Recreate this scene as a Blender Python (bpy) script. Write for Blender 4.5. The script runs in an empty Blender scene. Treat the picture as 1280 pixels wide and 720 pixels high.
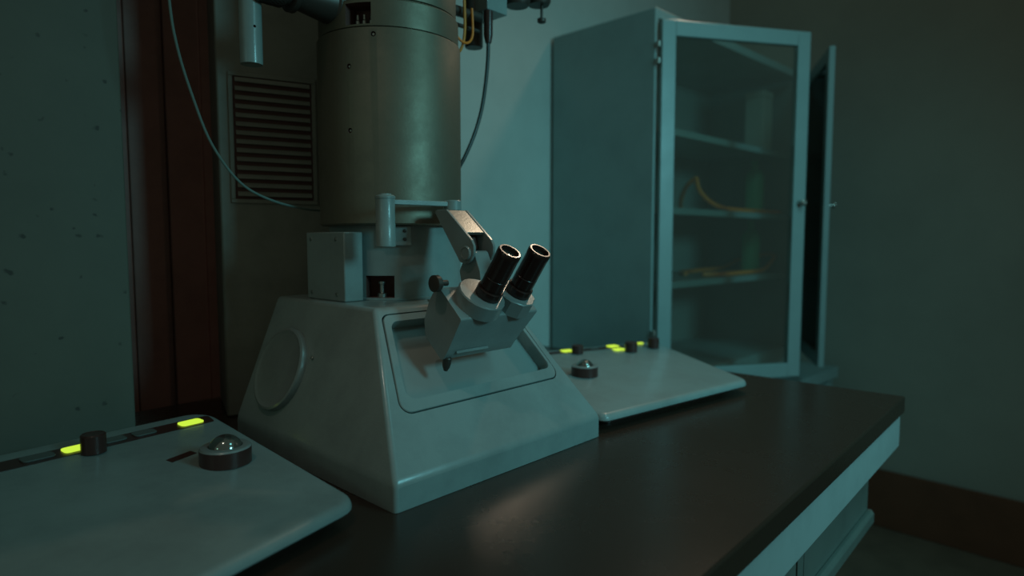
import bpy, bmesh, math, random
from mathutils import Vector, Matrix
random.seed(4)
SC = bpy.context.scene
COL = SC.collection
R = math.radians

# ------------------------------------------------------------------ materials
def mat(name, col, rough=.5, metal=0., noise=0., nscale=30., bump=0., bscale=200., rvar=0., coat=0., tint=None, spec=.5):
    m = bpy.data.materials.new(name); m.use_nodes = True
    nt = m.node_tree; b = nt.nodes['Principled BSDF']
    b.inputs['Base Color'].default_value = (*col, 1)
    b.inputs['Roughness'].default_value = rough
    b.inputs['Metallic'].default_value = metal
    b.inputs['Coat Weight'].default_value = coat
    b.inputs['Coat Roughness'].default_value = .15
    b.inputs['Specular IOR Level'].default_value = spec
    tc = nt.nodes.new('ShaderNodeTexCoord')
    if noise or rvar:
        n = nt.nodes.new('ShaderNodeTexNoise'); n.inputs['Scale'].default_value = nscale
        n.inputs['Detail'].default_value = 6; n.inputs['Roughness'].default_value = .65
        nt.links.new(tc.outputs['Object'], n.inputs['Vector'])
        if noise:
            mx = nt.nodes.new('ShaderNodeMix'); mx.data_type = 'RGBA'
            t = tint or tuple(c * .55 for c in col)
            mr = nt.nodes.new('ShaderNodeMapRange')
            mr.inputs['From Min'].default_value = .42; mr.inputs['From Max'].default_value = .68
            mr.inputs['To Max'].default_value = noise
            nt.links.new(n.outputs['Fac'], mr.inputs['Value'])
            nt.links.new(mr.outputs['Result'], mx.inputs['Factor'])
            mx.inputs['A'].default_value = (*col, 1); mx.inputs['B'].default_value = (*t, 1)
            nt.links.new(mx.outputs['Result'], b.inputs['Base Color'])
        if rvar:
            mr = nt.nodes.new('ShaderNodeMapRange')
            mr.inputs['From Min'].default_value = .35; mr.inputs['From Max'].default_value = .65
            mr.inputs['To Min'].default_value = rough - rvar; mr.inputs['To Max'].default_value = rough + rvar
            nt.links.new(n.outputs['Fac'], mr.inputs['Value'])
            nt.links.new(mr.outputs['Result'], b.inputs['Roughness'])
    if bump:
        n2 = nt.nodes.new('ShaderNodeTexNoise'); n2.inputs['Scale'].default_value = bscale; n2.inputs['Detail'].default_value = 3
        nt.links.new(tc.outputs['Object'], n2.inputs['Vector'])
        bp = nt.nodes.new('ShaderNodeBump'); bp.inputs['Strength'].default_value = bump; bp.inputs['Distance'].default_value = .001
        nt.links.new(n2.outputs['Fac'], bp.inputs['Height']); nt.links.new(bp.outputs['Normal'], b.inputs['Normal'])
    return m

def emat(name, col, s):
    m = mat(name, tuple(c * .3 for c in col), .4)
    b = m.node_tree.nodes['Principled BSDF']
    b.inputs['Emission Color'].default_value = (*col, 1); b.inputs['Emission Strength'].default_value = s
    return m

PAINT = mat('grey_blue_paint', (.275, .345, .335), .38, 0, .45, 9, .25, 420, .06, coat=.35)
PAINT_SIDE = PAINT
PLATE = mat('steel_plate_paint', (.27, .31, .30), .34, .15, .3, 14, .2, 500, .06, coat=.4)
STEEL = mat('brushed_steel', (.42, .43, .40), .38, .9, .3, 12, .15, 300, .08)
COLM = mat('column_metal', (.22, .195, .145), .52, .65, .5, 7, .15, 240, .08)
BLACK = mat('black_plastic', (.06, .024, .02), .32)
BLACKG = mat('glossy_black_barrel', (.03, .014, .012), .24, 0, coat=.15)
DARK = mat('dark_hollow', (.13, .055, .045), .7)
DARKM = mat('dark_gunmetal', (.09, .075, .065), .42, .5, .3, 30)
LENS = mat('lens_glass', (.03, .045, .04), .04, 0, coat=1.)
CHROME = mat('trackball_steel', (.30, .33, .31), .12, .9)
SCREEN = mat('viewing_screen', (.26, .32, .31), .35, 0, .15, 6)
TOWER = mat('dark_grey_green_paint', (.27, .255, .215), .5, 0, .5, 10, .2, 300, .06)
CABP = mat('cabinet_enamel', (.27, .36, .355), .36, 0, .25, 6, .1, 200, .05)
CABI = mat('cabinet_inside', (.30, .36, .33), .5, 0, .3, 5)
TOPM = mat('black_worktop_laminate', (.042, .026, .018), .27, 0, .3, 4, .1, 260, .02, tint=(.034, .026, .020))
APRON = mat('pale_apron_laminate', (.36, .43, .42), .5, 0, .2, 18)
DRAWP = mat('shaded_drawer_paint', (.15, .18, .16), .4, 0, .3, 12)  # paint darkened to carry the shade below the worktop
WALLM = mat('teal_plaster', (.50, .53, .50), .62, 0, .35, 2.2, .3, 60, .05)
WALLR = mat('shaded_plaster', (.34, .335, .285), .75, 0, .3, 1.6, .3, 60)  # weaker light on the right wall worked into a darker plaster
FLOORM = mat('floor_vinyl', (.17, .12, .085), .5, 0, .5, 8, .1, 100)
SKIRT = mat('brown_skirting', (.16, .06, .032), .55, 0, .4, 10)
BOARDSHADE = mat('recess_shade_brown', (.30, .135, .11), .55, 0, .4, 20)  # shade of the wall recess put into a dark colour
CABLE = mat('cable_rubber', (.03, .035, .032), .4)
CABLEL = mat('grey_cable', (.16, .22, .20), .35)
YEL = mat('yellow_wire', (.75, .24, .02), .4)
ORG = mat('orange_wire', (.95, .24, .03), .4)
BTN = mat('grey_button', (.11, .13, .12), .4)
LIT = emat('lit_button', (.62, .90, .06), .95)
RED = mat('red_label', (.35, .03, .02), .5)
WHT = mat('white_label', (.42, .48, .44), .5)
GREENG = mat('green_bottle', (.10, .50, .27), .25)
PALE = mat('pale_box', (.55, .62, .56), .5)

def glass_mat():
    m = bpy.data.materials.new('door_glass'); m.use_nodes = True
    nt = m.node_tree; b = nt.nodes['Principled BSDF']
    b.inputs['Base Color'].default_value = (.85, .93, .9, 1); b.inputs['Roughness'].default_value = .02
    b.inputs['IOR'].default_value = 1.45; b.inputs['Transmission Weight'].default_value = 1
    t = nt.nodes.new('ShaderNodeBsdfTransparent'); t.inputs['Color'].default_value = (.80, .88, .85, 1)
    mx = nt.nodes.new('ShaderNodeMixShader')
    fr = nt.nodes.new('ShaderNodeFresnel'); fr.inputs['IOR'].default_value = 1.5
    g = nt.nodes.new('ShaderNodeBsdfGlossy'); g.inputs['Roughness'].default_value = .04
    nt.links.new(fr.outputs['Fac'], mx.inputs['Fac'])
    nt.links.new(t.outputs[0], mx.inputs[1]); nt.links.new(g.outputs[0], mx.inputs[2])
    du = nt.nodes.new('ShaderNodeBsdfDiffuse'); du.inputs['Color'].default_value = (.5, .45, .4, 1)
    m2 = nt.nodes.new('ShaderNodeMixShader'); m2.inputs['Fac'].default_value = .05
    nt.links.new(mx.outputs[0], m2.inputs[1]); nt.links.new(du.outputs[0], m2.inputs[2])
    nt.links.new(m2.outputs[0], nt.nodes['Material Output'].inputs['Surface'])
    nt.nodes.remove(b)
    return m
GLASS = glass_mat()

def concrete_mat():
    m = mat('pitted_concrete', (.145, .142, .112), .7, 0, .35, 2.5, .4, 40)
    nt = m.node_tree; b = nt.nodes['Principled BSDF']
    tc = nt.nodes['Texture Coordinate'] if 'Texture Coordinate' in nt.nodes else nt.nodes.new('ShaderNodeTexCoord')
    v = nt.nodes.new('ShaderNodeTexNoise'); v.inputs['Scale'].default_value = 55; v.inputs['Detail'].default_value = 1.5
    nt.links.new(tc.outputs['Object'], v.inputs['Vector'])
    cr = nt.nodes.new('ShaderNodeMapRange'); cr.inputs['From Min'].default_value = .70; cr.inputs['From Max'].default_value = .76
    nt.links.new(v.outputs['Fac'], cr.inputs['Value'])
    src = b.inputs['Base Color'].links[0].from_socket
    mx = nt.nodes.new('ShaderNodeMix'); mx.data_type = 'RGBA'; mx.inputs['B'].default_value = (.06, .055, .045, 1)
    nt.links.new(cr.outputs['Result'], mx.inputs['Factor']); nt.links.new(src, mx.inputs['A'])
    nt.links.new(mx.outputs['Result'], b.inputs['Base Color'])
    return m
CONC = concrete_mat()

# ------------------------------------------------------------------ helpers
def obj(name, bm, m, parent=None, loc=(0, 0, 0), rot=(0, 0, 0), bevel=0., seg=2, smooth=True, weight=False, recalc=True):
    if recalc: bmesh.ops.recalc_face_normals(bm, faces=bm.faces)
    me = bpy.data.meshes.new(name); bm.to_mesh(me); bm.free()
    for x in (m if isinstance(m, (list, tuple)) else [m]): me.materials.append(x)
    o = bpy.data.objects.new(name, me); COL.objects.link(o)
    o.location = loc; o.rotation_euler = rot
    if parent: o.parent = parent
    if smooth:
        for p in me.polygons: p.use_smooth = True
        try: me.set_sharp_from_angle(angle=R(32))
        except Exception: pass
    if bevel:
        b = o.modifiers.new('bevel', 'BEVEL'); b.width = bevel; b.segments = seg
        b.limit_method = 'WEIGHT' if weight else 'ANGLE'; b.angle_limit = R(32); b.harden_normals = False
    return o

def empty(name, loc, rz=0.):
    o = bpy.data.objects.new(name, None); COL.objects.link(o); o.location = loc; o.rotation_euler = (0, 0, rz)
    o.empty_display_size = .1
    return o

def tag(o, label=None, cat=None, group=None, kind=None):
    if label: o['label'] = label
    if cat: o['category'] = cat
    if group: o['group'] = group
    if kind: o['kind'] = kind
    return o

def box(bm, x0, x1, y0, y1, z0, z1, M=None, mi=0):
    vs = [bm.verts.new((x, y, z)) for z in (z0, z1) for x, y in ((x0, y0), (x1, y0), (x1, y1), (x0, y1))]
    if M: 
        for v in vs: v.co = M @ v.co
    F = [(0, 3, 2, 1), (4, 5, 6, 7), (0, 1, 5, 4), (1, 2, 6, 5), (2, 3, 7, 6), (3, 0, 4, 7)]
    for f in F: bm.faces.new([vs[i] for i in f]).material_index = mi
    return vs

def prism(bm, poly, y0, y1, axis='z', mi=0, M=None):
    """extrude a 2D polygon; axis z: (x,y)->z ; axis x: (y,z)->x ; axis y: (x,z)->y"""
    def P(a, b, t):
        v = {'z': (a, b, t), 'x': (t, a, b), 'y': (a, t, b)}[axis]
        return (M @ Vector(v)) if M else v
    a = [bm.verts.new(P(p[0], p[1], y0)) for p in poly]; b = [bm.verts.new(P(p[0], p[1], y1)) for p in poly]
    n = len(poly)
    fs = [bm.faces.new(a[::-1]), bm.faces.new(b)]
    for i in range(n): fs.append(bm.faces.new((a[i], a[(i + 1) % n], b[(i + 1) % n], b[i])))
    for f in fs: f.material_index = mi

def rpoly(pts, r, n=6):
    out = []; k = len(pts)
    rr = r if isinstance(r, (list, tuple)) else [r] * k
    for i in range(k):
        p = Vector(pts[i][:2]); a = Vector(pts[i - 1][:2]) - p; b = Vector(pts[(i + 1) % k][:2]) - p
        if rr[i] <= 0: out.append((p.x, p.y)); continue
        ang = a.angle(b); d = min(rr[i] / math.tan(ang / 2), a.length * .49, b.length * .49); rad = d * math.tan(ang / 2)
        a.normalize(); b.normalize()
        c = p + (a + b).normalized() * (rad / math.sin(ang / 2))
        s = (p + a * d) - c; e = (p + b * d) - c
        th = s.angle(e); sgn = 1 if s.x * e.y - s.y * e.x > 0 else -1
        for j in range(n + 1):
            t = sgn * th * j / n
            out.append((c.x + s.x * math.cos(t) - s.y * math.sin(t), c.y + s.x * math.sin(t) + s.y * math.cos(t)))
    return out

def lathe(bm, prof, n=48, M=None, mi=0, cap=True):
    rings = []
    for r, z in prof:
        ring = []
        for i in range(n):
            a = 2 * math.pi * i / n; v = Vector((r * math.cos(a), r * math.sin(a), z))
            ring.append(bm.verts.new(M @ v if M else v))
        rings.append(ring)
    mis = mi if isinstance(mi, (list, tuple)) else [mi] * (len(prof) + 1)
    for k in range(len(rings) - 1):
        for i in range(n):
            f = bm.faces.new((rings[k][i], rings[k][(i + 1) % n], rings[k + 1][(i + 1) % n], rings[k + 1][i])); f.material_index = mis[k]
    if cap:
        bm.faces.new(rings[0][::-1]).material_index = mis[0]; bm.faces.new(rings[-1]).material_index = mis[len(prof) - 1] if isinstance(mi, (list, tuple)) else mi

def axis_M(p, d, xref=None):
    """matrix with local z along d at p"""
    z = Vector(d).normalized(); x = Vector(xref or ((1, 0, 0) if abs(z.x) < .9 else (0, 1, 0)))
    x = (x - z * x.dot(z)).normalized(); y = z.cross(x)
    M = Matrix((x, y, z)).transposed().to_4x4(); M.translation = Vector(p); return M

def tube(bm, pts, r, n=10, sub=6, mi=0):
    P = [Vector(p) for p in pts]; C = []
    for i in range(len(P) - 1):
        p0 = P[max(i - 1, 0)]; p1 = P[i]; p2 = P[i + 1]; p3 = P[min(i + 2, len(P) - 1)]
        for j in range(sub):
            t = j / sub
            C.append(.5 * ((2 * p1) + (p2 - p0) * t + (2 * p0 - 5 * p1 + 4 * p2 - p3) * t * t + (3 * p1 - p0 - 3 * p2 + p3) * t ** 3))
    C.append(P[-1])
    rings = []; x = None
    for i, c in enumerate(C):
        d = (C[min(i + 1, len(C) - 1)] - C[max(i - 1, 0)]).normalized()
        if x is None: x = d.orthogonal().normalized()
        x = (x - d * x.dot(d)).normalized(); y = d.cross(x)
        rings.append([bm.verts.new(c + r * (x * math.cos(2 * math.pi * k / n) + y * math.sin(2 * math.pi * k / n))) for k in range(n)])
    for a, b in zip(rings, rings[1:]):
        for k in range(n): bm.faces.new((a[k], a[(k + 1) % n], b[(k + 1) % n], b[k])).material_index = mi
    bm.faces.new(rings[0][::-1]); bm.faces.new(rings[-1])

def cut(o, bmc, mi_mat=None):
    """carve the solid bmc out of o (both in o's local space) and bake it"""
    bmesh.ops.recalc_face_normals(bmc, faces=bmc.faces)
    me = bpy.data.meshes.new('c'); bmc.to_mesh(me); bmc.free()
    if mi_mat: me.materials.append(mi_mat)
    c = bpy.data.objects.new('c', me); COL.objects.link(c)
    bpy.context.view_layer.update(); c.matrix_world = o.matrix_world
    md = o.modifiers.new('cut', 'BOOLEAN'); md.operation = 'DIFFERENCE'; md.solver = 'EXACT'; md.object = c
    md.material_mode = 'TRANSFER'
    bpy.context.view_layer.update()
    ev = o.evaluated_get(bpy.context.evaluated_depsgraph_get())
    nm = bpy.data.meshes.new_from_object(ev); 
    o.modifiers.remove(md); bpy.data.objects.remove(c)
    o.data = nm
    try: nm.set_sharp_from_angle(angle=R(32))
    except Exception: pass

DESK = .90
O = Vector((-.149, .792, DESK)); AB = R(46.83)
EB = Vector((math.cos(AB), math.sin(AB), 0)); FB = Vector((-math.sin(AB), math.cos(AB), 0))
def W(u, w, h): return O + EB * u + FB * w + Vector((0, 0, h))

# ================================================================== ROOM
AR = R(44.41); ER = Vector((math.cos(AR), math.sin(AR), 0)); FR = Vector((-math.sin(AR), math.cos(AR), 0))
K = Vector((1.079, 3.265, 0))
bm = bmesh.new(); box(bm, -3.6, 0, 0, .12, 0, 3.0)
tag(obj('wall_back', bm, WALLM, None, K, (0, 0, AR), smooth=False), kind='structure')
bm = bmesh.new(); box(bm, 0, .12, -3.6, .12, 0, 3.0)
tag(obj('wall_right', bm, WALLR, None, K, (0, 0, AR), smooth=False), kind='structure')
bm = bmesh.new(); box(bm, -4, .12, -4.4, .12, -.1, 0)
tag(obj('floor', bm, FLOORM, None, K, (0, 0, AR), smooth=False), kind='structure')
bm = bmesh.new(); prism(bm, [(-3.6, 0), (-.0, 0), (-.0, .235), (-.012, .255), (-.02, .255), (-.02, 0)][1:], -3.6, 0, 'y')
tag(obj('baseboard_right', bm, SKIRT, None, K, (0, 0, AR), bevel=.004), kind='structure')
# concrete pier at the left of the picture
u0 = -.136
bm = bmesh.new()
prism(bm, [(-1.6, .54), (u0, .54), (u0, .83), (-1.6, .76)], -DESK, 2.1, 'z')
tag(obj('wall_left', bm, CONC, None, O, (0, 0, AB), bevel=.003), kind='structure')
# dark boards put in for the shade on the wall between pier and tower
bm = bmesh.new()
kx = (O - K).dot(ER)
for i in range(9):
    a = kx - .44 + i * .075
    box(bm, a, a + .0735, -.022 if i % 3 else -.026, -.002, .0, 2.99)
tag(obj('shade_boards_1', bm, BOARDSHADE, None, K, (0, 0, AR), bevel=.002), kind='structure')

# ================================================================== WORKTOP
AD = R(48.49); ED = Vector((math.cos(AD), math.sin(AD), 0)); FD = Vector((-math.sin(AD), math.cos(AD), 0))
DC = Vector((.881, 1.410, 0))
wt = empty('laboratory_bench', DC, AD)
tag(wt, 'long bench with glossy black worktop and pale apron carrying the microscope', 'bench')
def dl(p):
    d = Vector(p) - DC; return (d.dot(ED), d.dot(FD))
pa = dl(W(u0 + .006, .535, 0)); pb = dl(W(u0 + .006, .86, 0)); pc = dl(W(-1.2, .535, 0))
bm = bmesh.new()
prism(bm, [(-2.2, 0), (0, 0), (0, 1.15), (pb[0] + .03, 1.15), (pa[0], pa[1]), (-2.2, pa[1] - .05)], DESK - .038, DESK - .0005, 'z')
obj('worktop', bm, TOPM, wt, bevel=.004, seg=3)
bm = bmesh.new(); box(bm, -2.18, -.002, .008, .030, DESK - .116, DESK - .0385)
box(bm, -.024, -.002, .0301, 1.13, DESK - .116, DESK - .0385)
obj('apron', bm, APRON, wt, bevel=.002)
for x in (-2.1, -1.55):
    bm = bmesh.new(); box(bm, x, x + .04, .04, .40, .0, DESK - .0385); obj('leg_panel', bm, DRAWP, wt, bevel=.002)
bm = bmesh.new(); box(bm, -.95, -.40, 1.09, 1.13, 0, DESK - .1165); obj('leg_panel', bm, DRAWP, wt, bevel=.002)
bm = bmesh.new(); box(bm, -1.45, -.025, .0305, 1.08, DESK - .120, DESK - .1165); obj('underframe', bm, DRAWP, wt)
for i, (xa, xb, lab) in enumerate(((-.52, -.03, 'grey-green drawer hung under the far end of the black worktop'),
                              (-1.02, -.53, 'grey-green drawer hung under the worktop, next nearer along the pale apron'))):
    dr = empty('hanging_drawer', DC + ED * xa + Vector((0, 0, DESK - .302)), AD)
    tag(dr, lab, 'drawer', 'drawers under the bench')
    w_ = xb - xa
    bm = bmesh.new(); box(bm, 0, w_, .085, .60, .02, .181); obj('drawer_box', bm, DRAWP, dr, bevel=.002)
    bm = bmesh.new(); box(bm, 0, w_, .060, .0848, .005, .181)
    box(bm, .03, w_ - .03, .0585, .0601, .055, .150); obj('drawer_front', bm, DRAWP, dr, bevel=.002)
    bm = bmesh.new(); prism(bm, [(.046, .005), (.0598, .005), (.0598, .034), (.052, .034), (.046, .026)], -.002, w_ + .002 if i else w_ + .004, 'x')
    obj('pull_rail', bm, DRAWP, dr, bevel=.0015)

# ================================================================== MICROSCOPE
ms = empty('electron_microscope', O, AB)
tag(ms, 'large grey electron microscope with a thick metal column and twin black eyepieces', 'microscope')
BW = .447; SK = .038; TH = .246
T = dict(l=.083, r=.368, f=.158, b=.463)
a0 = Vector((0, 0, SK)); sl = Vector((0, T['f'], TH - SK)); LS = sl.length; sl.normalize(); nrm = Vector((0, -sl.z, sl.y))
def F(u, s, off=0.): return a0 + Vector((u, 0, 0)) + sl * s + nrm * off
outer = rpoly([(.050, .086), (.400, .086), (.364, .249), (.0885, .249)], [.018, .018, .016, .016], 7)
inner = rpoly([(.070, .106), (.386, .108), (.355, .234), (.100, .234)], [.016, .010, .010, .016], 7)
bm = bmesh.new()
def V(*p): return bm.verts.new(p)
b_ = [V(0, 0, 0), V(BW, 0, 0), V(BW, T['b'], 0), V(0, T['b'], 0)]
s_ = [V(0, 0, SK), V(BW, 0, SK), V(BW, T['b'], SK), V(0, T['b'], SK)]
t_ = [V(T['l'], T['f'], TH), V(T['r'], T['f'], TH), V(T['r'], T['b'], TH), V(T['l'], T['b'], TH)]
bm.faces.new(b_[::-1]); bm.faces.new(t_)
for i in range(4):
    j = (i + 1) % 4
    bm.faces.new((b_[i], b_[j], s_[j], s_[i]))
    if i: bm.faces.new((s_[i], s_[j], t_[j], t_[i]))
ho = [bm.verts.new(F(u, s)) for u, s in outer]; hi = [bm.verts.new(F(u, s, -.029)) for u, s in outer]
n = len(ho); ed = []
for i in range(n):
    bm.faces.new((ho[i], ho[(i + 1) % n], hi[(i + 1) % n], hi[i]))
    ed.append(bm.edges.get((ho[i], ho[(i + 1) % n])))
bm.faces.new(hi)
ed += [bm.edges.get((s_[0], s_[1])), bm.edges.new((s_[1], t_[1])) if not bm.edges.get((s_[1], t_[1])) else bm.edges.get((s_[1], t_[1])),
       bm.edges.get((t_[0], t_[1])), bm.edges.get((s_[0], t_[0]))]
bmesh.ops.triangle_fill(bm, use_beauty=True, use_dissolve=False, edges=ed)
bw = bm.edges.layers.float.new('bevel_weight_edge')
for grp in ((s_, s_), (t_, t_), (s_, t_), (b_, s_)):
    for v in grp[0]:
        for e in v.link_edges:
            o2 = e.other_vert(v)
            if o2 in grp[1] and (grp[0] is grp[1] or grp[0].index(v) == grp[1].index(o2)): e[bw] = 1
obj('base', bm, PAINT, ms, bevel=.006, seg=4, weight=True)
# frame around the window
bm = bmesh.new(); g = .0022
oc = Vector((sum(p[0] for p in outer) / n, sum(p[1] for p in outer) / n))
outs = rpoly([(.050 + g, .086 + g), (.400 - g, .086 + g), (.364 - g, .249 - g), (.0885 + g, .249 - g)], [.016, .016, .014, .014], 7)
L = [[bm.verts.new(F(u, s, o_)) for u, s in pp] for pp, o_ in ((outs, -.0285), (outs, .0), (outs, .0008), (inner, .0008), (inner, -.0285))]
L[2] = [bm.verts.new(F(u + (oc.x - u) * .006, s + (oc.y - s) * .010, .0012)) for u, s in outs]
L[3] = [bm.verts.new(F(u + (u - oc.x) * .006, s + (s - oc.y) * .010, .0012)) for u, s in inner]
L.insert(4, [bm.verts.new(F(u, s, -.0006)) for u, s in inner])
for A_, B_ in zip(L, L[1:] + L[:1]):
    for i in range(n): bm.faces.new((A_[i], A_[(i + 1) % n], B_[(i + 1) % n], B_[i]))
fr_ = obj('window_surround', bm, PAINT, ms)
bm = bmesh.new()
sc_ = [bm.verts.new(F(u, s, -.0280)) for u, s in inner]; s2 = [bm.verts.new(F(u, s, -.0215)) for u, s in inner]
bm.faces.new(sc_[::-1]); bm.faces.new(s2)
for i in range(n): bm.faces.new((sc_[i], sc_[(i + 1) % n], s2[(i + 1) % n], s2[i]))
obj('viewing_window', bm, SCREEN, ms)
# round cap on left face
nl = Vector((-(TH - SK), 0, T['l'])).normalized()
cc = Vector(((.131 - SK) * T['l'] / (TH - SK), .362, .131))
bm = bmesh.new(); lathe(bm, [(.071, -.002), (.071, .006), (.0695, .0095), (.066, .011), (.063, .010), (.060, .0085), (.03, .010), (.003, .0105)], 64, axis_M(cc, nl, (0, 1, 0)))
obj('round_side_cover', bm, PLATE, ms)
bm = bmesh.new(); lathe(bm, [(.003, -.001), (.003, .003), (.002, .004)], 12, axis_M(cc + Vector((0, -.082, .0)) + Vector((T['l'], 0, TH - SK)).normalized() * .03, nl))
obj('cover_screw', bm, STEEL, ms)

CU, CW = .238, .322
# lower body
LU, LW, LR = .256, .335, .121
bm = bmesh.new(); lathe(bm, [(LR + .004, TH + .0003), (LR + .004, TH + .003), (LR, TH + .005), (LR, .3735)], 72)
lb_ = obj('lower_column', bm, PAINT, ms, (LU, LW, 0))
bm = bmesh.new(); box(bm, -.16, -.088, -.0245, .0245, TH + .0045, .288, Matrix.Rotation(R(40), 4, 'Z')); cut(lb_, bm, DARK)
bm = bmesh.new(); lathe(bm, [(.008, 0), (.008, .006), (.004, .008), (.004, .022), (.006, .023), (.006, .027)], 16)
obj('valve', bm, STEEL, ms, (LU - .1075 * math.cos(R(40)), LW - .1075 * math.sin(R(40)), TH + .0046))
bm = bmesh.new(); box(bm, .290, .314, .166, .172, 0, .0035); lathe(bm, [(.010, 0), (.010, .004)], 16, Matrix.Translation((.270, .180, 0)))
# side box
bm = bmesh.new(); box(bm, .127, .163, .275, .395, TH + .0003, .362)
sb_ = obj('junction_box', bm, PAINT, ms, bevel=.002)
sb_.location = (-.026, -.008, 0)
for w_, h_ in ((.30, .35), (.38, .35), (.30, .258), (.38, .258)):
    bm = bmesh.new(); lathe(bm, [(.0032, -.001), (.0032, .0008), (.002, .0014)], 12, axis_M((.127, w_, h_), (-1, 0, 0))); obj('screw', bm, STEEL, sb_)
# screws on top of the base
for u_ in (.235, .262):
    bm = bmesh.new(); lathe(bm, [(.0075, 0), (.0075, .0022), (.006, .003)], 20); obj('base_screw', bm, STEEL, ms, (u_ - .02, .182, TH + .0003))
# main column
bm = bmesh.new()
lathe(bm, [(.112, .3737), (.1235, .3737), (.127, .3765), (.127, .6900), (.1262, .6915), (.1205, .6920), (.1205, .6937), (.1235, .6945), (.1235, .7355), (.1220, .7375), (.1165, .7380), (.1165, .7400), (.1195, .7415), (.1195, .93), (.117, .935), (.085, .935), (.085, 1.10)], 96)
co = obj('column', bm, COLM, ms, (CU, CW, 0))
bm = bmesh.new()
def ang_at(u, w): return math.atan2(w - CW, u - CU)
# slot near the top
bm2 = bmesh.new(); 
def radial_box(b, ang, half, r0, r1, z0, z1):
    M = Matrix.Rotation(ang, 4, 'Z'); box(b, r0, r1, -half, half, z0, z1, M)
slot_ang = ang_at(.107, .2475)
radial_box(bm2, slot_ang, .0225, .085, .14, .6975, .7315); cut(co, bm2, DARK)
def on_col(u_ang, z, r=.127):
    return Vector((CU + r * math.cos(u_ang), CW + r * math.sin(u_ang), z))
def radial(ang): return Vector((math.cos(ang), math.sin(ang), 0))
bm = bmesh.new()
for dd in (-.012, .0, .013):
    p = Vector((CU, CW, 0)) + radial(slot_ang) * .098 + Vector((-math.sin(slot_ang), math.cos(slot_ang), 0)) * dd
    lathe(bm, [(.0045, .6977), (.0045, .710), (.003, .712), (.003, .720)], 12, Matrix.Translation((p.x, p.y, 0)))
obj('slot_fitting', bm, STEEL, ms)
HOLES = [(R(-157.5), .631), (R(-157.5), .528), (R(-138), .680)]
for a, z in HOLES:
    b2 = bmesh.new(); M = Matrix.Rotation(a, 4, 'Z') @ Matrix.Translation((.121, 0, z)) @ Matrix.Rotation(R(90), 4, 'Y')
    lathe(b2, [(.0042, 0), (.0042, .03)], 16, M); cut(co, b2, DARK)
    p = on_col(a, z, .1212); bm = bmesh.new(); lathe(bm, [(.003, 0), (.003, .003), (.002, .004)], 6, axis_M(p, radial(a))); obj('grub_screw', bm, STEEL, ms)

# hinge bracket in front of the column
PU, PW = .1255, .186
bm = bmesh.new(); lathe(bm, [(.0145, .3378), (.0155, .3390), (.0155, .3735), (.0150, .3745), (.0150, .4130), (.0158, .4135), (.0158, .4170), (.0130, .4190), (.010, .4190), (.0095, .421), (.003, .421)], 32)
post = obj('hinge_post', bm, PAINT, ms, (PU, PW, 0))
bm = bmesh.new()
a1, a2 = math.atan2(PW + .03 - LW, PU + .002 - LU), math.atan2(.215 - LW, .200 - LU)
N = 12; va = []
for i in range(N + 1):
    a = a1 + (a2 - a1) * i / N
    va.append([(LU + r * math.cos(a), LW + r * math.sin(a)) for r in (LR + .0003, LR + .010)])
poly = [p[0] for p in va] + [p[1] for p in va][::-1]
prism(bm, poly, .339, .3728, 'z'); obj('hinge_saddle', bm, PAINT, ms, bevel=.0015)
for h_ in (.364, .350):
    a = math.atan2(.222 - LW, .190 - LU); bm = bmesh.new(); lathe(bm, [(.003, 0), (.003, .0012), (.0018, .0018)], 16, axis_M((LU + (LR + .0098) * math.cos(a), LW + (LR + .0098) * math.sin(a), h_), radial(a))); obj('saddle_screw', bm, DARKM, ms)
BU, BV = .2465, .164
d = Vector((BU - PU, BV - PW, 0)); Lb = d.length
bm = bmesh.new()
M = Matrix.Translation((PU, PW, 0)) @ Matrix.Rotation(math.atan2(d.y, d.x), 4, 'Z')
box(bm, .012, Lb - .008, -.006, .006, .4045, .4125, M); obj('hinge_bar', bm, PAINT, ms, bevel=.001)
bm = bmesh.new(); lathe(bm, [(.0135, .398), (.0145, .399), (.0145, .4135), (.0130, .415), (.003, .415)], 32); obj('hinge_boss', bm, PAINT, ms, (BU, BV, 0))

# viewing arm : fork of two cheeks with a bright top plate, local polygon in (w,h)
AU0, AU1 = .2050, .2530
side = [(.1640, .3975), (.1325, .3975), (.0745, .3490), (.0690, .3400), (.0690, .3270), (.0765, .3160), (.0880, .3110), (.1010, .3140)]
sider = rpoly(side, [.004, .002, .006, .012, .012, .012, .012, .006], 5)
bm = bmesh.new(); prism(bm, sider, AU0, AU0 + .005, 'x'); prism(bm, sider, AU1 - .005, AU1, 'x')
obj('arm_cheeks', bm, PLATE, ms, bevel=.0008)
bm = bmesh.new(); prism(bm, [(.1620, .3970), (.1335, .3970), (.0900, .3606), (.0930, .3566), (.1350, .3915), (.1600, .3915)], AU0 + .0052, AU1 - .0052, 'x')
obj('arm_top_plate', bm, STEEL, ms, bevel=.0006)
bm = bmesh.new(); prism(bm, [(.1580, .3900), (.1380, .3900), (.1120, .3680), (.1020, .3350), (.1120, .3300)], AU0 + .0054, AU1 - .0054, 'x')
obj('arm_core', bm, DARK, ms)
bm = bmesh.new()
M = axis_M((AU0 - .001, .0855, .3285), (-1, 0, 0)); lathe(bm, [(.0115, -.001), (.0115, .0015), (.0100, .0032), (.0085, .0032), (.0080, .0022), (.002, .0022)], 32, M)
obj('arm_pivot_cap', bm, PLATE, ms); bm = bmesh.new()
M = axis_M((AU1 + .001, .0855, .3285), (1, 0, 0)); lathe(bm, [(.0115, -.001), (.0115, .0015), (.0100, .0032), (.002, .0032)], 32, M)
obj('arm_pivot_cap', bm, PLATE, ms)

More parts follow.
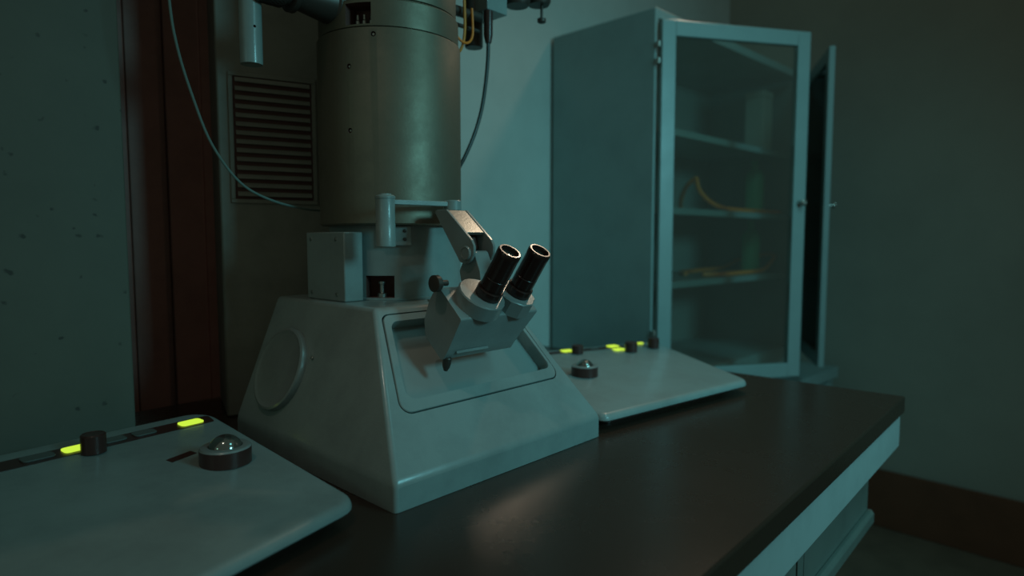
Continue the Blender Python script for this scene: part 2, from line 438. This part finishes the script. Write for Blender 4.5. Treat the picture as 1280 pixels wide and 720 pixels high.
# binocular head
hd_side = [(.0755, .2830), (.0235, .2350), (.0535, .1860), (.0665, .1690), (.1050, .2030), (.1070, .2280), (.0950, .2580)]
bm = bmesh.new(); prism(bm, rpoly(hd_side, [.010, .004, .004, .006, .016, .016, .012], 5), .137, .303, 'x')
for v in bm.verts:
    if v.co.x > .2 and v.co.z < .195: v.co.x -= .020
head = obj('binocular_head', bm, PLATE, ms, bevel=.002, seg=3)
bm = bmesh.new(); prism(bm, rpoly([(.100, .250), (.060, .262), (.064, .300), (.078, .332), (.092, .332), (.112, .300)], [.004, .004, .01, .008, .008, .01], 4), AU0 + .0085, AU1 - .0085, 'x')
obj('neck', bm, PLATE, head, bevel=.0012)
bm = bmesh.new(); box(bm, .1545, .2200, -.0015, .0015, 0, .004, Matrix.Translation((.0, .0535, .1800)) @ Matrix.Rotation(R(-30), 4, 'X'))
obj('front_lip', bm, PLATE, head)
bm = bmesh.new(); lathe(bm, [(.0, 0), (.003, 0), (.0055, .006), (.0065, .012), (.0065, .020), (.005, .022), (.0005, .022)][1:], 20, axis_M((.146, .0690, .154), (0, -.25, 1)))
obj('lower_latch', bm, DARKM, head)
ax = Vector((0, -.574, .819))
for i, uu in enumerate((.1915, .2575)):
    tp = Vector((uu, .0255, .2665))
    # housing discs
    bm = bmesh.new()
    M = axis_M(tp, ax, (1, 0, 0))
    Md = axis_M(tp + Vector((-.005, .819 * .006, .574 * .006)) * (1 if i == 0 else .3), ax, (1, 0, 0))
    if i == 0:
        lathe(bm, [(.0375, -.025), (.0375, -.0025), (.0360, -.0004), (.0200, 0), (.0020, 0)], 20, Md)
    else:
        lathe(bm, [(.0335, -.027), (.0335, -.0020), (.0322, -.0004), (.0190, 0), (.0020, 0)], 10, Md)
    obj('eyepiece_mount', bm, PLATE, head)
    bm = bmesh.new()
    prof = [(.0190, .0002), (.0202, .0012), (.0202, .0130), (.0192, .0145), (.0165, .0148), (.0165, .0165), (.0178, .0172), (.0178, .0335), (.0172, .0342), (.0172, .0352), (.0176, .0358),
            (.0176, .0690), (.0180, .0720), (.0180, .0790), (.0165, .0815), (.0140, .0815), (.0132, .0795), (.0126, .0740), (.0060, .0752), (.0008, .0756)]
    mis = [0] * 17 + [1] * 5
    lathe(bm, prof, 48, M, mis)
    obj('eyepiece', bm, [BLACKG, LENS], head)
bm = bmesh.new()
lathe(bm, [(.010, 0), (.0125, .001), (.0125, .008), (.0110, .010), (.006, .011), (.0045, .012), (.0045, .026), (.002, .027)], 28, axis_M((.118, .0620, .2860), (1, 0, 0)))
obj('focus_knob', bm, DARKM, head)

# fittings high on the column, left : side port
pz = .742
bm = bmesh.new()
M = axis_M((CU - .112, CW, pz), (-1, 0, 0))
lathe(bm, [(.037, .0), (.037, .008), (.034, .011), (.026, .062), (.026, .070)], 40, M); obj('side_port_cone', bm, DARKM, ms)
bm = bmesh.new(); lathe(bm, [(.030, .0705), (.032, .072), (.032, .080), (.024, .083), (.024, .090)], 40, M); obj('side_port_collar', bm, DARKM, ms)
bm = bmesh.new(); lathe(bm, [(.0265, .0905), (.0285, .093), (.0285, .132), (.0265, .135), (.015, .137)], 40, M)
# knurling
bm.faces.ensure_lookup_table()
for k in range(36):
    a = 2 * math.pi * k / 36
    for tw in (-1, 1):
        p0 = M @ Vector((.0288 * math.cos(a), .0288 * math.sin(a), .095)); p1 = M @ Vector((.0288 * math.cos(a + tw * .35), .0288 * math.sin(a + tw * .35), .113)); p2 = M @ Vector((.0288 * math.cos(a + tw * .7), .0288 * math.sin(a + tw * .7), .130))
        tube(bm, [p0, p1, p2], .0007, 3, 2)
obj('knurled_grip', bm, DARKM, ms)
bm = bmesh.new(); lathe(bm, [(.0150, .614), (.0165, .6135), (.0165, .614), (.0168, .618), (.0168, .88)], 32)
vd = obj('side_tube', bm, PAINT, ms, (-.008, .345, .008))
bm = bmesh.new(); M2 = Matrix.Rotation(R(-95), 4, 'Z') @ Matrix.Translation((.013, 0, .668)) @ Matrix.Rotation(R(90), 4, 'Y'); lathe(bm, [(.0022, 0), (.0022, .02)], 12, M2); cut(vd, bm, DARK)
bm = bmesh.new(); box(bm, -.045, .02, .318, .372, .8885, .93); box(bm, .0201, .13, .335, .360, .895, .915); obj('side_tube_clamp', bm, DARKM, ms, bevel=.003)
# fittings right : detector arm above the frame with box, tubes
bm = bmesh.new(); lathe(bm, [(.022, .09), (.022, .46), (.018, .465)], 24, axis_M((CU, CW, .93), (1, 0, 0))); obj('detector_arm', bm, DARKM, ms)
bm = bmesh.new()
box(bm, .4450, .5020, .280, .352, .806, .925); db = obj('detector_box', bm, PAINT, ms, bevel=.0015)
bm = bmesh.new(); lathe(bm, [(.017, .742), (.0185, .744), (.0185, .93)], 24); obj('detector_tube', bm, DARKM, ms, (.455, .330, 0))
bm = bmesh.new(); lathe(bm, [(.006, .742), (.009, .757), (.0095, .804)], 20); obj('cable_plug', bm, BLACK, ms, (.452, .285, 0))
bm = bmesh.new(); lathe(bm, [(.010, 0), (.010, .11)], 20, axis_M((.332, .300, .790), (1, 0, .02))); lathe(bm, [(.004, 0), (.004, .11)], 12, axis_M((.330, .300, .765), (1, 0, .0)))
obj('side_pipe', bm, DARKM, ms)
for cu, r_ in ((.543, .0275), (.612, .0265)):
    bm = bmesh.new(); lathe(bm, [(r_ - .004, .838 + (cu - .543) * .28), (r_, .846 + (cu - .543) * .28), (r_, .92), (r_ - .004, .925), (r_ - .004, .955)], 32); obj('detector_can', bm, DARKM, ms, (cu, .290, 0))
bm = bmesh.new(); lathe(bm, [(.006, .820), (.0095, .822), (.0095, .829), (.003, .831), (.003, .86)], 20); obj('drain_knob', bm, DARKM, ms, (.616, .285, 0))

# ================================================================== ELECTRONICS TOWER
AT = R(28.6); AP = Vector((-.601, 1.216, DESK))
tw = empty('electronics_tower', AP, AT)
tag(tw, 'tall dark grey-green metal housing with louvred vent behind the microscope column', 'equipment housing')
bm = bmesh.new(); box(bm, .046, .470, 0, .17, .0003, 1.25); obj('housing', bm, TOWER, tw, bevel=.004)
vt = None
bm = bmesh.new()
vx0, vx1, vz0, vz1 = .066, .229, .420, .670; fw = .008
for bx in ((vx0, vx1, -.005, -.0004, vz0, vz0 + fw), (vx0, vx1, -.005, -.0004, vz1 - fw, vz1), (vx0, vx0 + fw, -.005, -.0004, vz0 + fw, vz1 - fw), (vx1 - fw, vx1, -.005, -.0004, vz0 + fw, vz1 - fw)): box(bm, *bx)
vt = obj('vent_frame', bm, TOWER, tw, bevel=.001)
bm = bmesh.new(); box(bm, vx0 + fw, vx1 - fw, -.0012, -.0004, vz0 + fw, vz1 - fw); obj('vent_backing', bm, DARK, tw)
bm = bmesh.new(); ns = 14; pitch = (vz1 - vz0 - 2 * fw) / ns
for i in range(ns):
    z = vz0 + fw + pitch * i + pitch * .42
    prism(bm, rpoly([(-.0016, z + pitch * .48), (-.0050, z + pitch * .44), (-.0095, z - .001), (-.0080, z - .002), (-.0016, z + pitch * .18)], .0008, 2), vx0 + fw + .004, vx1 - fw - .004, 'x')
obj('vent_louvres', bm, TOWER, tw)
bm = bmesh.new(); box(bm, .238, .262, -.0010, -.0003, .478, .503); box(bm, .238, .262, -.0010, -.0003, .424, .4779, None, 1)
for i in range(3): box(bm, .241, .259, -.0012, -.00101, .434 + i * .014, .441 + i * .014, None, 2)
lb2 = obj('warning_label', bm, [RED, WHT, DARK], tw); lb2['label'] = 'small red and white sticker'

# ================================================================== CONTROL CONSOLES
def console(name, org, ang, outline, rr, foot, label, band, buttons, knobs, ball, slot):
    c = empty(name, (org[0], org[1], DESK), ang); tag(c, label, 'control panel', 'low control consoles either side of the microscope')
    k = .066
    SH = Matrix(((1, 0, 0, 0), (0, 1, 0, 0), (0, k, 1, .030), (0, 0, 0, 1)))      # the sloping lid
    pl = rpoly(outline, rr, 7)
    n = len(pl); cx = sum(p[0] for p in pl) / n; cy = sum(p[1] for p in pl) / n
    bm = bmesh.new()
    def ring(ins, z):
        out = []
        for i, p in enumerate(pl):
            a = Vector(pl[i - 1]); b = Vector(pl[(i + 1) % n]); t = (b - a).normalized(); nn = Vector((-t.y, t.x))
            if (Vector((cx, cy)) - Vector(p)).dot(nn) < 0: nn = -nn
            q = Vector(p) + nn * ins; out.append(bm.verts.new(SH @ Vector((q.x, q.y, z))))
        return out
    rg = [ring(.010, -.0170), ring(.003, -.0150), ring(.0, -.0120), ring(.0005, -.0075), ring(.0030, -.0030), ring(.0075, -.0006), ring(.012, 0)]
    for A_, B_ in zip(rg, rg[1:]):
        for i in range(n): bm.faces.new((A_[i], A_[(i + 1) % n], B_[(i + 1) % n], B_[i]))
    bm.faces.new(rg[0][::-1]); bm.faces.new(rg[-1])
    body = obj('lid', bm, PAINT, c)
    bm = bmesh.new(); fp = rpoly(foot, .02, 4)
    lo = [bm.verts.new((x, y, .0003)) for x, y in fp]; hi2 = [bm.verts.new((x, y, .0120 + k * y)) for x, y in fp]
    bm.faces.new(lo[::-1]); bm.faces.new(hi2)
    for i in range(len(fp)): bm.faces.new((lo[i], lo[(i + 1) % len(fp)], hi2[(i + 1) % len(fp)], hi2[i]))
    obj('foot', bm, BLACK, c)
    def top(shape, z0, z1, b_=None):
        b = b_ or bmesh.new(); prism(b, shape, z0, z1, 'z', 0, SH); return b
    obj('button_strip', top(rpoly(band, .006, 4), .0001, .0006), BLACK, c)
    for (x, y, a, w_, d_, lit) in buttons:
        ca, sa = math.cos(a), math.sin(a)
        q = [(x + dx * w_ * ca - dy * d_ * sa, y + dx * w_ * sa + dy * d_ * ca) for dx, dy in ((-.5, -.5), (.5, -.5), (.5, .5), (-.5, .5))]
        o = obj('button', top(rpoly(q, min(w_, d_) * .28, 4), .0007, .0026), LIT if lit else BTN, c, bevel=.0004)
        if lit: o['label'] = 'glowing yellow-green button'
    for (x, y, r_, h_) in knobs:
        bm = bmesh.new(); lathe(bm, [(r_, .0007), (r_, h_ - .0015), (r_ - .0015, h_), (r_ - .003, h_), (r_ - .0035, h_ - .0006), (.001, h_ - .0006)], 32, Matrix.Translation(SH @ Vector((x, y, 0))))
        obj('knob', bm, BLACK, c)
    if ball:
        x, y, r_, h_ = ball; M = Matrix.Translation(SH @ Vector((x, y, 0)))
        bm = bmesh.new(); lathe(bm, [(r_, -.001), (r_, h_ - .003), (r_ - .002, h_ - .0008), (r_ - .005, h_), (r_ * .66, h_ - .0004), (r_ * .64, h_ - .003), (.002, h_ - .003)], 48, M, [0, 1, 1, 1, 0, 0, 0, 0])
        bb = obj('trackball_collar', bm, [BLACK, PLATE], c)
        rb = r_ * .66; bm = bmesh.new()
        lathe(bm, [(rb * math.cos(t), h_ - .006 + rb * .92 * math.sin(t)) for t in [R(8 + i * 8) for i in range(10)]] + [(.0004, h_ - .006 + rb * .92)], 40, M)
        obj('trackball', bm, CHROME, bb)
    if slot: obj('slot', top(slot, .0001, .0005), BLACK, c)
    return c

console('control_console', (-.290, .587), R(61.3),
        [(-.24, 0), (.210, 0), (.318, .443), (-.30, .519)], [.03, .035, .040, .04],
        [(-.21, .03), (.183, .03), (.282, .41), (-.27, .48)],
        'low grey control console at lower left with two glowing buttons and a trackball',
        [(-.26, .434), (.288, .378), (.299, .411), (-.265, .474)],
        [(.259, .3975, R(-6), .036, .021, 1), (.189, .407, R(-6), .032, .020, 0), (.147, .412, R(-6), .032, .020, 0), (.100, .417, R(-6), .036, .021, 1), (.053, .422, R(-6), .038, .021, 0)],
        [(.106, .387, .0155, .027)],
        (.1900, .2225, .0335, .0235),
        [(.146, .274), (.186, .279), (.186, .293), (.146, .288)])
console('control_console', (.176, 1.150), R(38.4),
        [(-.012, 0), (.468, 0), (.606, .375), (.560, .408), (-.022, .492)], [.018, .035, .05, .03, .03],
        [(.025, .032), (.425, .032), (.565, .365), (.00, .455)],
        'low grey control console right of the microscope base with knobs and a glare patch',
        [(.0, .440), (.40, .385), (.50, .375), (.50, .395), (.40, .410), (.0, .465)],
        [(.290, .417, R(-8), .034, .022, 1), (.443, .398, R(-8), .034, .022, 1), (.428, .362, R(-8), .034, .020, 1), (.545, .388, R(-8), .020, .012, 1), (.375, .405, R(-8), .026, .012, 0)],
        [(.296, .385, .0150, .022), (.441, .331, .0165, .026), (.534, .332, .0155, .028)],
        (.160, .222, .0300, .0235),
        None)

# ================================================================== CABLES
def attach(o, label):
    # wiring fixed to the microscope : a part of it
    inv = (Matrix.Translation(O) @ Matrix.Rotation(AB, 4, 'Z')).inverted()
    o.data.transform(inv); o.parent = ms; o['label'] = label
bm = bmesh.new()
tube(bm, [W(-.112, .40, .95), W(-.109, .40, .83), W(-.106, .40, .707), W(-.097, .40, .639), W(-.078, .40, .571), W(-.051, .40, .5), W(-.008, .40, .443), W(.046, .405, .417), W(.115, .42, .405), W(.178, .45, .404), W(.215, .52, .406)], .0022, 8)
tag(obj('cable', bm, CABLEL), 'thin grey cable hanging in a long curve left of the column', 'cable')
bm = bmesh.new()
tube(bm, [W(.452, .285, .755), W(.451, .285, .715), W(.444, .285, .66), W(.430, .285, .60), W(.408, .290, .54), W(.382, .305, .483), W(.36, .34, .44), W(.335, .40, .41), W(.315, .47, .395), W(.30, .50, .39)], .0038, 8)
attach(obj('power_cable', bm, CABLE), 'black cable')
bm = bmesh.new()
tube(bm, [W(.378, .28, .95), W(.380, .28, .86), W(.383, .28, .80), W(.3835, .28, .75), W(.378, .282, .718), W(.368, .292, .702), W(.352, .30, .700)], .0028, 8)
attach(obj('wire', bm, YEL), 'yellow wire')
bm = bmesh.new()
tube(bm, [W(.352, .28, .742), W(.372, .276, .726), W(.390, .276, .728), W(.404, .28, .745), W(.409, .285, .775), W(.412, .29, .80)], .0024, 8)
attach(obj('wire', bm, ORG), 'orange wire loop')

# ================================================================== GLASS CABINET
CQ = Vector((.443, 2.030, 0))
cb = empty('glass_door_cabinet', CQ, AR)
tag(cb, 'tall pale blue-grey steel cabinet in the corner with glazed doors standing open', 'cabinet')
CWD, CD, CWB = 1.12, .425, 1.215; z0, z1 = .690, 1.964; tk = .018
bm = bmesh.new()
box(bm, 0, tk, 0, CD, z0, z1); obj('side_panel', bm, CABP, cb, bevel=.003)
bm = bmesh.new(); box(bm, CWD - tk, CWD, 0, CD, z0, z1); obj('side_panel', bm, CABP, cb, bevel=.003)
bm = bmesh.new(); box(bm, tk + .0003, CWD - tk - .0003, 0, CD, z1 - .03, z1 - .001); obj('top_panel', bm, CABP, cb, bevel=.002)
bm = bmesh.new(); box(bm, tk + .0003, CWD - tk - .0003, 0, CD, z0, z0 + .095); obj('bottom_panel', bm, CABP, cb, bevel=.002)
bm = bmesh.new(); box(bm, tk + .0003, CWD - tk - .0003, CD - .012, CD, z0 + .0953, z1 - .0303); obj('back_panel', bm, CABI, cb)
for z in (1.100, 1.350, 1.610):
    bm = bmesh.new(); box(bm, tk + .0006, CWD - tk - .0006, .025, CD - .013, z, z + .006); box(bm, tk + .0006, CWD - tk - .0006, .020, .0249, z - .016, z + .006)
    obj('shelf', bm, CABP, cb)
bm = bmesh.new(); box(bm, -.006, CWB + .03, -.155, CD, z0 - .048, z0 - .0004); obj('base_top', bm, CABP, cb, bevel=.003)
bm = bmesh.new(); box(bm, 0, CWB + .02, -.137, CD, .06, z0 - .0484); box(bm, .02, CWB, -.11, CD - .02, 0, .0598); obj('base_unit', bm, CABP, cb, bevel=.003)
for i in range(2):
    x = .012 + i * .575
    bm = bmesh.new(); box(bm, x, x + .565, -.155, -.1372, .075, z0 - .056)
    o = obj('base_door', bm, CABP, cb, bevel=.003)
    bm = bmesh.new(); hx = x + (.51 if i == 0 else .045); tube(bm, [(hx, -.1553, .45), (hx, -.180, .46), (hx, -.180, .54), (hx, -.1553, .55)], .005, 8); obj('handle', bm, STEEL, o)
def glass_door(name, hx, hy, ang, hinge_sign):
    """door panel runs from the hinge along local +x"""
    DW, fwid, th = .526, .046, .020; zz0, zz1 = .788, 1.922
    y0, y1 = (-th, 0) if hinge_sign < 0 else (0, th)
    bm = bmesh.new()
    box(bm, 0, fwid, y0, y1, zz0, zz1); box(bm, DW - fwid, DW, y0, y1, zz0, zz1)
    box(bm, fwid, DW - fwid, y0, y1, zz1 - fwid, zz1); box(bm, fwid, DW - fwid, y0, y1, zz0, zz0 + fwid)
    bmesh.ops.remove_doubles(bm, verts=bm.verts, dist=1e-5)
    dr = obj(name, bm, CABP, cb, (hx, hy, 0), (0, 0, ang), bevel=.0015)
    bm = bmesh.new(); box(bm, fwid + .0003, DW - fwid - .0003, (y0 + y1) / 2 - .002, (y0 + y1) / 2 + .002, zz0 + fwid + .0003, zz1 - fwid - .0003); obj('glass_pane', bm, GLASS, dr)
    yo = -th if hinge_sign < 0 else th; s = -1 if hinge_sign < 0 else 1
    bm = bmesh.new(); lathe(bm, [(.007, 0), (.006, .008), (.011, .014), (.011, .020), (.006, .024)], 20, axis_M((DW - .02, yo, 1.37), (0, s, 0))); obj('door_knob', bm, STEEL, dr)
    for z in (1.80, 1.85, .90, .95):
        bm = bmesh.new(); lathe(bm, [(.006, -.010), (.0075, -.008), (.0075, .008), (.006, .010)], 16, Matrix.Translation((-.0075, (y0 + y1) / 2, z))); obj('hinge_knuckle', bm, STEEL, dr)
    return dr
glass_door('glazed_door', .014, -.006, R(-30.9), -1)
glass_door('glazed_door', CWD - .012, -.014, R(254.8 - 44.41), 1)
# things on the shelves (seen blurred through the glass)
def ctag(o, label, cat, group=None): return tag(o, label, cat, group)
def cl(x, y, z): return CQ + ER * x + FR * y + Vector((0, 0, z))
def bottle(x, y, z, r, h, m, label):
    bm = bmesh.new(); lathe(bm, [(r * .9, 0), (r, .006), (r, h * .68), (r * .85, h * .76), (r * .36, h * .86), (r * .36, h * .96), (r * .42, h * .965), (r * .42, h)], 28)
    ctag(obj('bottle', bm, m, None, cl(x, y, z)), label, 'bottle')
bottle(.985, .13, 1.3562, .040, .235, GREENG, 'tall green bottle on the middle shelf inside the glazed cabinet')
bottle(.985, .14, 1.1062, .040, .225, GREENG, 'green bottle on the shelf below, under the tall green one')
bm = bmesh.new(); box(bm, -.045, .045, -.04, .04, 0, .235); box(bm, -.047, .047, -.042, .042, .2355, .260)
ctag(obj('storage_box', bm, PALE, None, cl(.985, .12, 1.6162), (0, 0, AR), bevel=.003), 'pale upright box on the top shelf behind the glass', 'box')
bm = bmesh.new(); box(bm, -.05, .05, -.06, .06, 0, .17)
ctag(obj('storage_box', bm, PALE, None, cl(.10, .24, 1.3562), (0, 0, AR), bevel=.003), 'pale box on the middle shelf close to the left inner side', 'box')
for pts, lab in (([(.44, .10, 1.475), (.425, .08, 1.43), (.46, .06, 1.39), (.55, .055, 1.368), (.70, .06, 1.3625), (.85, .06, 1.3625), (.93, .05, 1.3625), (1.07, .06, 1.3640), (1.075, .20, 1.3625), (1.0, .26, 1.3625), (.80, .28, 1.3625), (.62, .26, 1.365), (.50, .20, 1.40), (.445, .14, 1.45), (.44, .10, 1.475)], 'orange tubing curled along the middle shelf of the cabinet'),
                 ([(.50, .10, 1.1125), (.58, .06, 1.1125), (.75, .055, 1.1125), (.90, .05, 1.116), (1.0, .06, 1.14), (1.07, .08, 1.18), (1.075, .22, 1.16), (1.0, .27, 1.12), (.80, .28, 1.1125), (.60, .25, 1.1125), (.50, .17, 1.1125)], 'orange tubing curled along the lower shelf of the cabinet')):
    bm = bmesh.new(); tube(bm, [cl(*p[:2], p[2] + .003) for p in pts], .0085, 10, 6)
    ctag(obj('tubing', bm, ORG), lab, 'tubing')

# ================================================================== LIGHT
def area(name, loc, target, size, power, col, spread=180, sy=None):
    l = bpy.data.lights.new(name, 'AREA'); l.energy = power; l.color = col; l.size = size; l.spread = R(spread)
    if sy: l.shape = 'RECTANGLE'; l.size_y = sy
    o = bpy.data.objects.new(name, l); COL.objects.link(o); o.location = loc
    o.rotation_euler = (Vector(target) - Vector(loc)).to_track_quat('-Z', 'Y').to_euler()
    return o
area('key_light', (1.95, -.25, 1.95), (.35, 1.55, 1.15), .45, 4.9, (.27, .90, 1.0), 90, .45)
area('overhead_light', (1.30, .55, 2.95), (.55, 1.95, .95), .5, 1.7, (.28, .95, 1.0), 80, .5)
area('left_light', (-1.5, -.7, 1.75), (-.3, 1.2, 1.3), .22, .12, (.5, 1.0, .78), 90, .22)
area('spot_lamp', (-.50, .08, 2.90), (-.15, .92, 1.06), .05, .07, (1.0, .84, .70), 30)
area('wall_lamp', (.80, 2.30, 2.62), (.22, 1.35, .95), .09, 1.0, (1.0, .76, .54), 85)
w = bpy.data.worlds.new('w'); SC.world = w; w.use_nodes = True
w.node_tree.nodes['Background'].inputs['Color'].default_value = (.068, .080, .062, 1)
w.node_tree.nodes['Background'].inputs['Strength'].default_value = 1.0

# ================================================================== CAMERA
cam = bpy.data.cameras.new('camera'); co_ = bpy.data.objects.new('camera', cam); COL.objects.link(co_)
co_.location = (0, 0, 1.25); co_.rotation_euler = (R(90) - math.atan(61 / 800), 0, 0)
cam.sensor_width = 36; cam.lens = 36 * 800 / 1280; cam.clip_start = .02
cam.dof.use_dof = True; cam.dof.focus_distance = .98; cam.dof.aperture_fstop = 2.2
SC.camera = co_
SC.view_settings.view_transform = 'Standard'; SC.view_settings.look = 'None'; SC.view_settings.exposure = 0; SC.view_settings.gamma = 1
